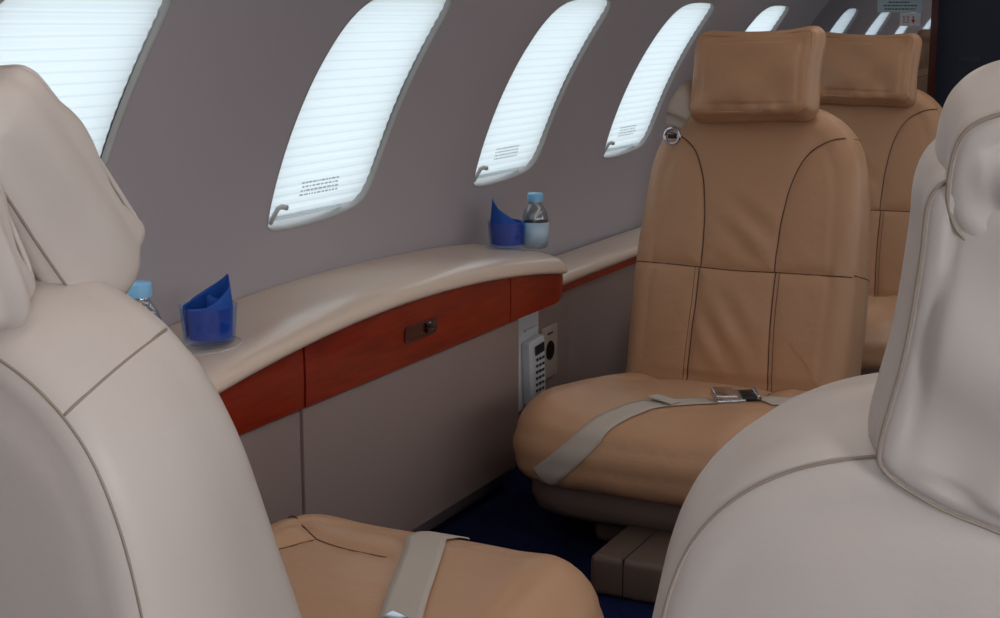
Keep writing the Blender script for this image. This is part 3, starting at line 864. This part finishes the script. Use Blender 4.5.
        thk = h['t'] if h['tbot'] is None else (lambda a, b: h['tbot'] + (h['t'] - h['tbot']) * max(0, min(1, (b + hh) / (2 * hh))))
        ro, ti = radians(h['roll']), radians(h['tilt'])
        def xfh(a, c, b):
            a, b = a * cos(ro) - b * sin(ro) + h['shear'] * b, a * sin(ro) + b * cos(ro)
            c2 = c - h['t'] / 2
            c3, b3 = c2 * cos(ti) + b * sin(ti), b * cos(ti) - c2 * sin(ti)
            return xf(a + h['a'], c3 + h['t'] / 2 + h['c'], b3 + h['v'])
        hm = M[(head_front or front)] if not h['mat'] else M[h['mat']]
        rmm = hm if h['mat'] else M[rear]
        fo = h['fold']
        def ex(a, b):
            u = a / hwid; v = b / hh
            return fo * (sin(u * 5 + v * 4 + 1.3) * 0.5 + sin(v * 6 - u * 4) * 0.5) + fo * 0.6 * sin(u * 17 + 2 * v) * exp(-((v + 0.95) / 0.3) ** 2)
        head, hi = soft_body(name, ho, thk, h['rf'], h['rr'], h['puff'], h['puff'] * 0.8, [hm, rmm], xfh, parent,
                             noise_amp=h['noise'], noise_sc=h['nsc'], nA=220, nR=30, gus=h['gus'], rear_mat=(0 if hm == rmm else 1), warp=h['warp'], edge_dip=0.001,
                             extra_f=ex if fo else None, extra_r=(lambda a, b: -ex(a, b)) if fo else None)
        ht = M['tan'] if hm.name.startswith('tan') else M['greige']
        edge_piping(hi, 'front', 0.0022, ht, head, 'piping', out=-0.0012); edge_piping(hi, 'rear', 0.0022, ht, head, 'piping', out=-0.0012)
        if not hm.name.startswith('tan'): edge_piping(hi, 'rear', 0.0011, M['greige_thread'], head, 'seam', out=0.0008)
        if hm.name.startswith('tan'): edge_piping(hi, 'front', 0.0010, M['tan_thread'], head, 'seam', out=-0.0028)
        return head
    head = pillow('headrest', root, hr)
    for f in flaps: pillow('headrest_roll', head, f)
    # headrest posts
    for sgn in (-1, 1):
        tube('headrest_post', [xf(0.06 * sgn, 0.05, 0.52), xf(0.06 * sgn, 0.03, 0.66)], 0.006, M['chrome'], root)
    return dict(root=root, back=back, bi=bi, cush=cush, ci=ci, head=head, xf=xf)

def world_bvh(root, obs):
    dg = None; V = []; Fc = []
    mw = Matrix.Translation(root.location) @ Matrix.Rotation(root.rotation_euler[2], 4, 'Z')
    for o in obs:
        b = len(V); V += [mw @ v.co for v in o.data.vertices]; Fc += [tuple(b + i for i in p.vertices) for p in o.data.polygons]
    return BVHTree.FromPolygons(V, Fc), mw
G = 'leather passenger seats'
A = seat((-0.925, 3.0, 0), 0.0, 'tan leather seat facing the viewer beside the side cabinet, lap belt lying on it', G, recline=14,
         hw=0.250, hr=dict(roll=2.5, w=0.272, h=0.184, v=0.648, a=0.003, tilt=-3, shear=0.06, t=0.105, fold=0.005, noise=0.004))
B = seat((-0.945, 4.17, 0), 0.0, 'tan leather seat facing the viewer directly behind another, below the mirror signs', G, recline=14,
         hr=dict(roll=-1, w=0.305, h=0.190, v=0.628, tilt=-2, t=0.10, a=-0.004, fold=0.006, noise=0.004))
C_ = seat((-0.908, 1.06, 0), pi, 'pale greige seat back in the left foreground, turned away towards the cabinet, tan cushion', G, recline=19, rear='greige', front='greige', cushion='tan', th_top=0.142, th_k=0.20,
          base_pad=0.265, rr=0.03, cseam=True, hr=dict(w=0.28, h=0.195, t=0.105, v=0.648, c=-0.034, tilt=22, noise=0.006, nsc=8, puff=0.02, fold=0.008),
          flaps=[dict(w=0.29, h=0.15, t=0.07, v=0.665, c=0.075, tilt=6, noise=0.006, nsc=8, puff=0.02, fold=0.008)], wrinkle=0.0012, cush_len=0.63, zc=0.250)
D = seat((-0.045, 1.02, 0), pi, 'pale greige seat back filling the right foreground, seen from behind with a slouched headrest', G, recline=15, rear='greige', front='greige', cushion='tan', th_top=0.126, th_k=0.15,
         shoulder=False, base_pad=0.238, rr=0.038,
         hr=dict(w=0.240, h=0.190, t=0.085, v=0.652, a=-0.006, c=0.050, noise=0.003, nsc=7, puff=0.016, fold=0.005, rf=0.02, rr=0.014,
                 ho=[(0, -0.095), (0.06, -0.083), (0.090, -0.072), (0.108, -0.060), (0.110, -0.045), (0.098, 0.0), (0.089, 0.050), (0.084, 0.080), (0.068, 0.092), (0.03, 0.094),
                     (-0.03, 0.094), (-0.068, 0.092), (-0.084, 0.080), (-0.089, 0.050), (-0.098, 0.0), (-0.110, -0.045), (-0.108, -0.060), (-0.090, -0.072), (-0.06, -0.083)]),
         flaps=[dict(w=0.160, h=0.072, t=0.090, v=0.751, a=-0.011, c=0.050, tilt=4, noise=0.003, nsc=8, puff=0.014, fold=0.003, rf=0.026, rr=0.014,
                     ho=[(0, -0.034), (0.04, -0.034), (0.068, -0.030), (0.080, -0.016), (0.081, 0.004), (0.074, 0.024), (0.056, 0.034), (0.028, 0.037), (0, 0.037), (-0.028, 0.037), (-0.056, 0.034), (-0.074, 0.024), (-0.081, 0.004), (-0.080, -0.016), (-0.068, -0.030), (-0.04, -0.034)])], wrinkle=0.0012)

# ------------------------------------------------------------------ belts
def into(o, mw): o.data.transform(mw.inverted()); o.data.update(); return o
def hits(bvh, pix):
    out = []
    for (x, y) in pix:
        d = pix_ray(x, y).normalized(); loc, nn, _, _ = bvh.ray_cast(CAM, d)
        if loc is not None: out.append(loc)
    return out
def buckle(name, loc, xdir, up, parent, mw, s=1.0):
    """lift-lever lap belt buckle: pressed frame, hinged cover, tongue"""
    x = Vector(xdir).normalized(); z = Vector(up); z = (z - x * z.dot(x)).normalized(); y = z.cross(x)
    R3 = Matrix((x, y, z)).transposed(); o = Vector(loc)
    def bx(nm, c, sz, mt, par, bev=0.002, tilt=0):
        rot = R3 @ Matrix.Rotation(radians(tilt), 3, 'Y')
        bm = box_bm(o + R3 @ Vector(c) * s, Vector(sz) * s, bev * s, 3, rot=rot)
        return into(bm_obj(nm, bm, mt, par, smooth=True, autosmooth=35), mw)
    b = bx(name, (0, 0, 0.006), (0.062, 0.052, 0.010), M['chrome'], parent)
    bx('lift_lever', (-0.010, 0, 0.0155), (0.046, 0.046, 0.008), M['chrome'], b, tilt=5)
    bx('tongue', (0.045, 0, 0.009), (0.040, 0.040, 0.009), M['dark_metal'], b)
    bx('tongue_bar', (0.058, 0, 0.014), (0.008, 0.046, 0.008), M['chrome'], b)
    return b
bv, mw = world_bvh(A['root'], [A['cush']])
p = hits(bv, [(541, 478), (560, 464), (585, 442), (612, 419), (645, 406), (680, 403), (712, 402)])
belt = into(ribbon('seat_belt', p, 0.048, 0.0016, M['web'], A['root'], bvh=bv, n=70, lift=0.002), mw); belt['label'] = 'pale grey-beige webbing'
p2 = hits(bv, [(762, 402), (790, 402), (815, 404), (840, 410)])
into(ribbon('seat_belt', p2, 0.046, 0.0016, M['web'], A['root'], bvh=bv, n=30, lift=0.002), mw)
b0, b1 = hits(bv, [(728, 402), (760, 401)])
buckle('buckle', b0 + Vector((0, 0, 0.004)), b1 - b0, (0, -0.25, 1), belt, mw, 0.92)
q = hits(bv, [(676, 406), (652, 401)])
tab = into(ribbon('belt_tail', [q[0] + Vector((0, 0, 0.005)), (q[0] + q[1]) / 2 + Vector((0, 0, 0.008)), q[1] + Vector((0, 0, 0.010))], 0.03, 0.002, M['web'], belt, n=14), mw)
# shoulder strap guide at the wall side of the far seat
xa = A['xf']
sp = [xa(-0.126, 0.040, 0.608), xa(-0.134, 0.000, 0.606), xa(-0.145, -0.036, 0.588), xa(-0.158, -0.046, 0.558), xa(-0.170, -0.038, 0.526)]
sh = ribbon('shoulder_strap', sp, 0.045, 0.014, M['web'], A['root'], n=24, wdir=lambda t: (0.8, 0.1, -0.6), widths=lambda t: 0.076 - 0.040 * t ** 2)
gp = xa(-0.171, -0.040, 0.505)
tube('strap_guide', [gp + Vector((0.019 * cos(a), -0.006 * cos(a), 0.017 * sin(a))) for a in [2 * pi * k / 24 for k in range(24)]], 0.0042, M['chrome'], sh, closed=True)
bm = box_bm(gp + Vector((0, 0.002, 0)), (0.022, 0.008, 0.010), 0.002); bm_obj('strap_lock', bm, M['dark_metal'], sh, smooth=True)
# belt on the near left seat
bv, mw = world_bvh(C_['root'], [C_['cush']])
p = hits(bv, [(428, 540), (424, 552), (416, 575), (407, 600), (400, 625), (392, 650)])
p = [p[0] + Vector((0.004, 0.055, -0.035)), p[0] + Vector((0.002, 0.028, -0.006))] + p
belt2 = into(ribbon('seat_belt', p, 0.052, 0.0018, M['web'], C_['root'], bvh=bv, n=50, lift=0.003), mw); belt2['label'] = 'pale grey-beige webbing'
q = hits(bv, [(388, 636), (373, 644)])
if len(q) == 2: buckle('buckle', q[0] + Vector((0, 0, 0.004)), q[1] - q[0], (0, 0, 1), belt2, mw, 0.7)
# hanging buckle beside the seat behind
xb = B['xf']
bk = ribbon('seat_belt', [xb(0.27, -0.02, 0.02), xb(0.285, -0.04, -0.03), xb(0.287, -0.05, -0.08)], 0.04, 0.002, M['web'], B['root'], n=12, wdir=(0, 1, 0))
buckle('buckle', B['root'].location + xb(0.292, -0.05, -0.035), (0, 0, -1), (1, -0.6, 0), bk, Matrix.Translation(B['root'].location), 0.9)

# ------------------------------------------------------------------ things on the cabinet
def ledge_at(px, py, X, y_hint=None):
    d = pix_ray(px, py); k = (X - CAM.x) / d.x
    return CAM + d * k
def top_z(x, y):
    """height of the padded top above (x, y)"""
    k = (x + 1.526) / (xfr(y) + 0.012 + 1.526)
    prof_ = [(0.0, 0.018), (0.15, 0.021), (0.38, 0.023), (0.57, 0.027), (0.74, 0.029), (0.85, 0.028)]
    z = prof_[-1][1]
    for (a, za), (b, zb) in zip(prof_, prof_[1:]):
        if a <= k <= b: z = za + (zb - za) * (k - a) / (b - a); break
    back = (1 - k) * (0.012 * max(0, min(1, (y - 2.0) / 0.8)) - 0.004 + 0.05 * max(0, y - 2.3) ** 2)
    return ztop(y) + back + z
def cup(x, y, label):
    z = foot(x, y) + 0.0015
    o = lathe('plastic_cup', [(0.0005, 0.0), (0.029, 0.0), (0.031, 0.002), (0.0325, 0.02), (0.0345, 0.047), (0.0352, 0.048), (0.0340, 0.048), (0.0315, 0.02), (0.0295, 0.004), (0.0005, 0.003)], M['cup'], loc=(0, 0, 0), n=48)
    o.location = (x, y, z); o.scale = (1.28, 1.28, 1.2); tag(o, label, 'cup', 'clear cups on the side cabinet'); return z + 0.0005
def napkin(x, y, z, apex, label, hgt=0.036):
    V = []; Fc = []; n = 56; m_ = 12
    # a folded sheet standing curled inside the cup, one corner rising to a point
    for lay in (0, 1):
        for i in range(n + 1):
            a = apex + radians(-170 + 340 * i / n); d = abs(((a - apex + pi) % (2 * pi)) - pi) / pi
            top = 0.049 + hgt * max(0, 1 - d * 1.55) - 0.010 * max(0, d - 0.65)
            for j in range(m_ + 1):
                t = j / m_; zz = 0.0055 + (top - 0.0055) * t
                r = (0.0275 + 0.0028 * min(1, zz / 0.045)) * (1 - 0.12 * max(0, zz - 0.045) / 0.04) - 0.0016 * lay + 0.0006 * sin(7 * a) * t
                V.append((r * cos(a), r * sin(a), zz))
    B_ = (n + 1) * (m_ + 1)
    for i in range(n):
        for j in range(m_):
            a = i * (m_ + 1) + j; b = a + m_ + 1
            Fc.append((a, b, b + 1, a + 1)); Fc.append((B_ + a, B_ + a + 1, B_ + b + 1, B_ + b))
        a = i * (m_ + 1) + m_; Fc.append((a, a + m_ + 1, B_ + a + m_ + 1, B_ + a))
    for i in (0, n):
        for j in range(m_): a = i * (m_ + 1) + j; Fc.append((a, a + 1, B_ + a + 1, B_ + a))
    # inner fold crossing the middle
    b0 = len(V)
    ca, sa = cos(apex), sin(apex)
    for lay in (0, 1):
        for i in range(15):
            u = -0.024 + 0.048 * i / 14; v = 0.006 + 0.006 * sin(i * 0.6) + 0.0015 * lay
            top = 0.060 - abs(u) * 0.55
            for j in range(7):
                zz = 0.007 + (top - 0.007) * j / 6; V.append((ca * v - sa * u, sa * v + ca * u, zz))
    for i in range(14):
        for j in range(6):
            a = b0 + i * 7 + j; b = a + 7; c = 15 * 7
            Fc.append((a, b, b + 1, a + 1)); Fc.append((c + a, c + a + 1, c + b + 1, c + b))
        a = b0 + i * 7 + 6; Fc.append((a, a + 7, 105 + a + 7, 105 + a))
    o = mesh('napkin', V, Fc, M['napkin']); o.location = (x, y, z); o.scale = (1.26, 1.26, 1.2)
    tag(o, label, 'napkin', 'blue napkins in the cups')
def bottle(x, y, z, label):
    root = empty('water_bottle', (x, y, z)); tag(root, label, 'bottle', 'water bottles'); root.scale = (1.2, 1.2, 1.03 if y > 2.2 else 1.12)
    prof = [(0.0005, 0.0), (0.018, 0.0), (0.0235, 0.003), (0.0255, 0.009), (0.0255, 0.030), (0.0245, 0.033), (0.0255, 0.036), (0.0255, 0.068), (0.0245, 0.074), (0.0215, 0.084), (0.0165, 0.093), (0.0125, 0.099), (0.0115, 0.104), (0.0115, 0.112)]
    inner = [(max(0.0003, r - 0.0007), zz + (0.0007 if k < 2 else 0)) for k, (r, zz) in enumerate(prof)]
    b = lathe('bottle_body', prof + inner[::-1], M['bottle'], root)
    wp = [(0.0003, 0.0012), (0.0165, 0.0012), (0.0222, 0.004), (0.0242, 0.0095), (0.0242, 0.030), (0.0232, 0.033), (0.0242, 0.036), (0.0242, 0.060), (0.0003, 0.060)]
    lathe('label_band', [(0.0259, 0.012), (0.0261, 0.012), (0.0261, 0.060), (0.0259, 0.060)], M['label'], b)
    c = lathe('bottle_cap', [(0.0148, 0.0), (0.0150, 0.001), (0.0150, 0.0165), (0.0140, 0.0185), (0.0003, 0.0188)], M['cap'], root, loc=(0, 0, 0.1045), cap_bot=True)
    return root
# cup holder wells (metal-edged rings set in the padded top)
def holder(x, y, r):
    z = top_z(x, y)
    tube('cup_holder_ring', [Vector((x + r * cos(a), y + r * sin(a), top_z(x + r * cos(a), y + r * sin(a)))) + CI for a in [2 * pi * k / 48 for k in range(48)]], 0.0010, M['pin'], cab, closed=True)
def foot(x, y, r=0.038): return max(top_z(x + r * cos(a), y + r * sin(a)) for a in [2 * pi * k / 16 for k in range(16)])
def solve(px, py, x):
    """y on the vertical plane x seen at a pixel"""
    return ledge_at(px, py, x).y
cx1 = -1.372; cy1 = solve(210, 350, cx1)
z = cup(cx1, cy1, 'clear cup holding a blue napkin beside the left seat, nearer of the two'); holder(cx1, cy1, 0.048)
napkin(cx1, cy1, z, radians(60), 'blue napkin folded to a point in the nearer cup beside the left seat')
cx2 = -1.425; cy2 = solve(507, 246, cx2)
z = cup(cx2, cy2, 'clear cup holding a blue napkin beside the upright water bottle at the cabinet far end'); holder(cx2, cy2, 0.048)
napkin(cx2, cy2, z, radians(215), 'blue napkin folded to a point in the far cup next to the bottle', 0.042)
bx2 = -1.385; by2 = solve(535, 256, bx2)
bottle(bx2, by2, foot(bx2, by2, 0.034) + 0.0015, 'small clear water bottle with light blue cap at the cabinet far end'); holder(bx2, by2, 0.034)
bx1 = -1.372; by1 = solve(144, 385, bx1)
bottle(bx1, by1, foot(bx1, by1, 0.034) + 0.0015, 'water bottle with light blue cap half hidden behind the left seat back'); holder(bx1, by1, 0.034)

# ------------------------------------------------------------------ handset and outlet on the side wall
ph = empty('wall_telephone', (-1.372, 2.90, 0.245))
tag(ph, 'white cabin telephone handset with keypad in a cradle on the wall below the cabinet end', 'telephone')
bm = box_bm((0.004, -0.002, 0.0), (0.010, 0.118, 0.215), 0.003, 3); bm_obj('cradle_plate', bm, M['white_plastic'], ph, smooth=True, autosmooth=40)
bm = box_bm((0.0125, 0.006, 0.075), (0.008, 0.066, 0.004), 0.001); bm_obj('cradle_slot', bm, M['grey_print'], ph)
rot = Matrix.Rotation(radians(4), 3, 'X')
bm = box_bm((0.021, 0.006, -0.020), (0.026, 0.082, 0.150), 0.007, 4, rot=rot)
for v in bm.verts:
    if v.co.x > 0.03: v.co.x -= 0.004 * abs(v.co.z + 0.02) / 0.075
hs = bm_obj('handset', bm, M['white_plastic'], ph, smooth=True, autosmooth=50)
bm = box_bm((0.0335, 0.010, 0.030), (0.003, 0.046, 0.022), 0.001, rot=rot); bm_obj('display', bm, M['lcd'], hs)
for r_ in range(6):
    for c_ in range(3):
        bm = box_bm((0.034, -0.004 + c_ * 0.0165, 0.007 - r_ * 0.0145), (0.003, 0.0085, 0.0065), 0.0012, rot=rot)
        bm_obj('key', bm, M['key'], hs)
ol = empty('wall_outlet', (-1.372, 3.028, 0.240)); tag(ol, 'beige wall plate with a round black socket, right of the telephone', 'socket')
bm = box_bm((0.003, 0, 0), (0.005, 0.085, 0.125), 0.002, 3); pl = bm_obj('face_plate', bm, M['plate'], ol, smooth=True, autosmooth=40)
def disc_x(name, cy, cz, r, x0, x1, m, parent, n=40):
    V = [(x, cy + r * cos(2 * pi * k / n), cz + r * sin(2 * pi * k / n)) for x in (x0, x1) for k in range(n)]
    Fc = [tuple(range(n)), tuple(range(2 * n - 1, n - 1, -1))] + [(k, (k + 1) % n, n + (k + 1) % n, n + k) for k in range(n)]
    return mesh(name, V, Fc, m, parent, smooth=False)
disc_x('socket', 0.0, 0.004, 0.023, 0.004, 0.0068, M['black'], ol)
bm = box_bm((0.0058, 0.0, 0.045), (0.001, 0.030, 0.005), 0.0); bm_obj('socket_label', bm, M['key'], pl)
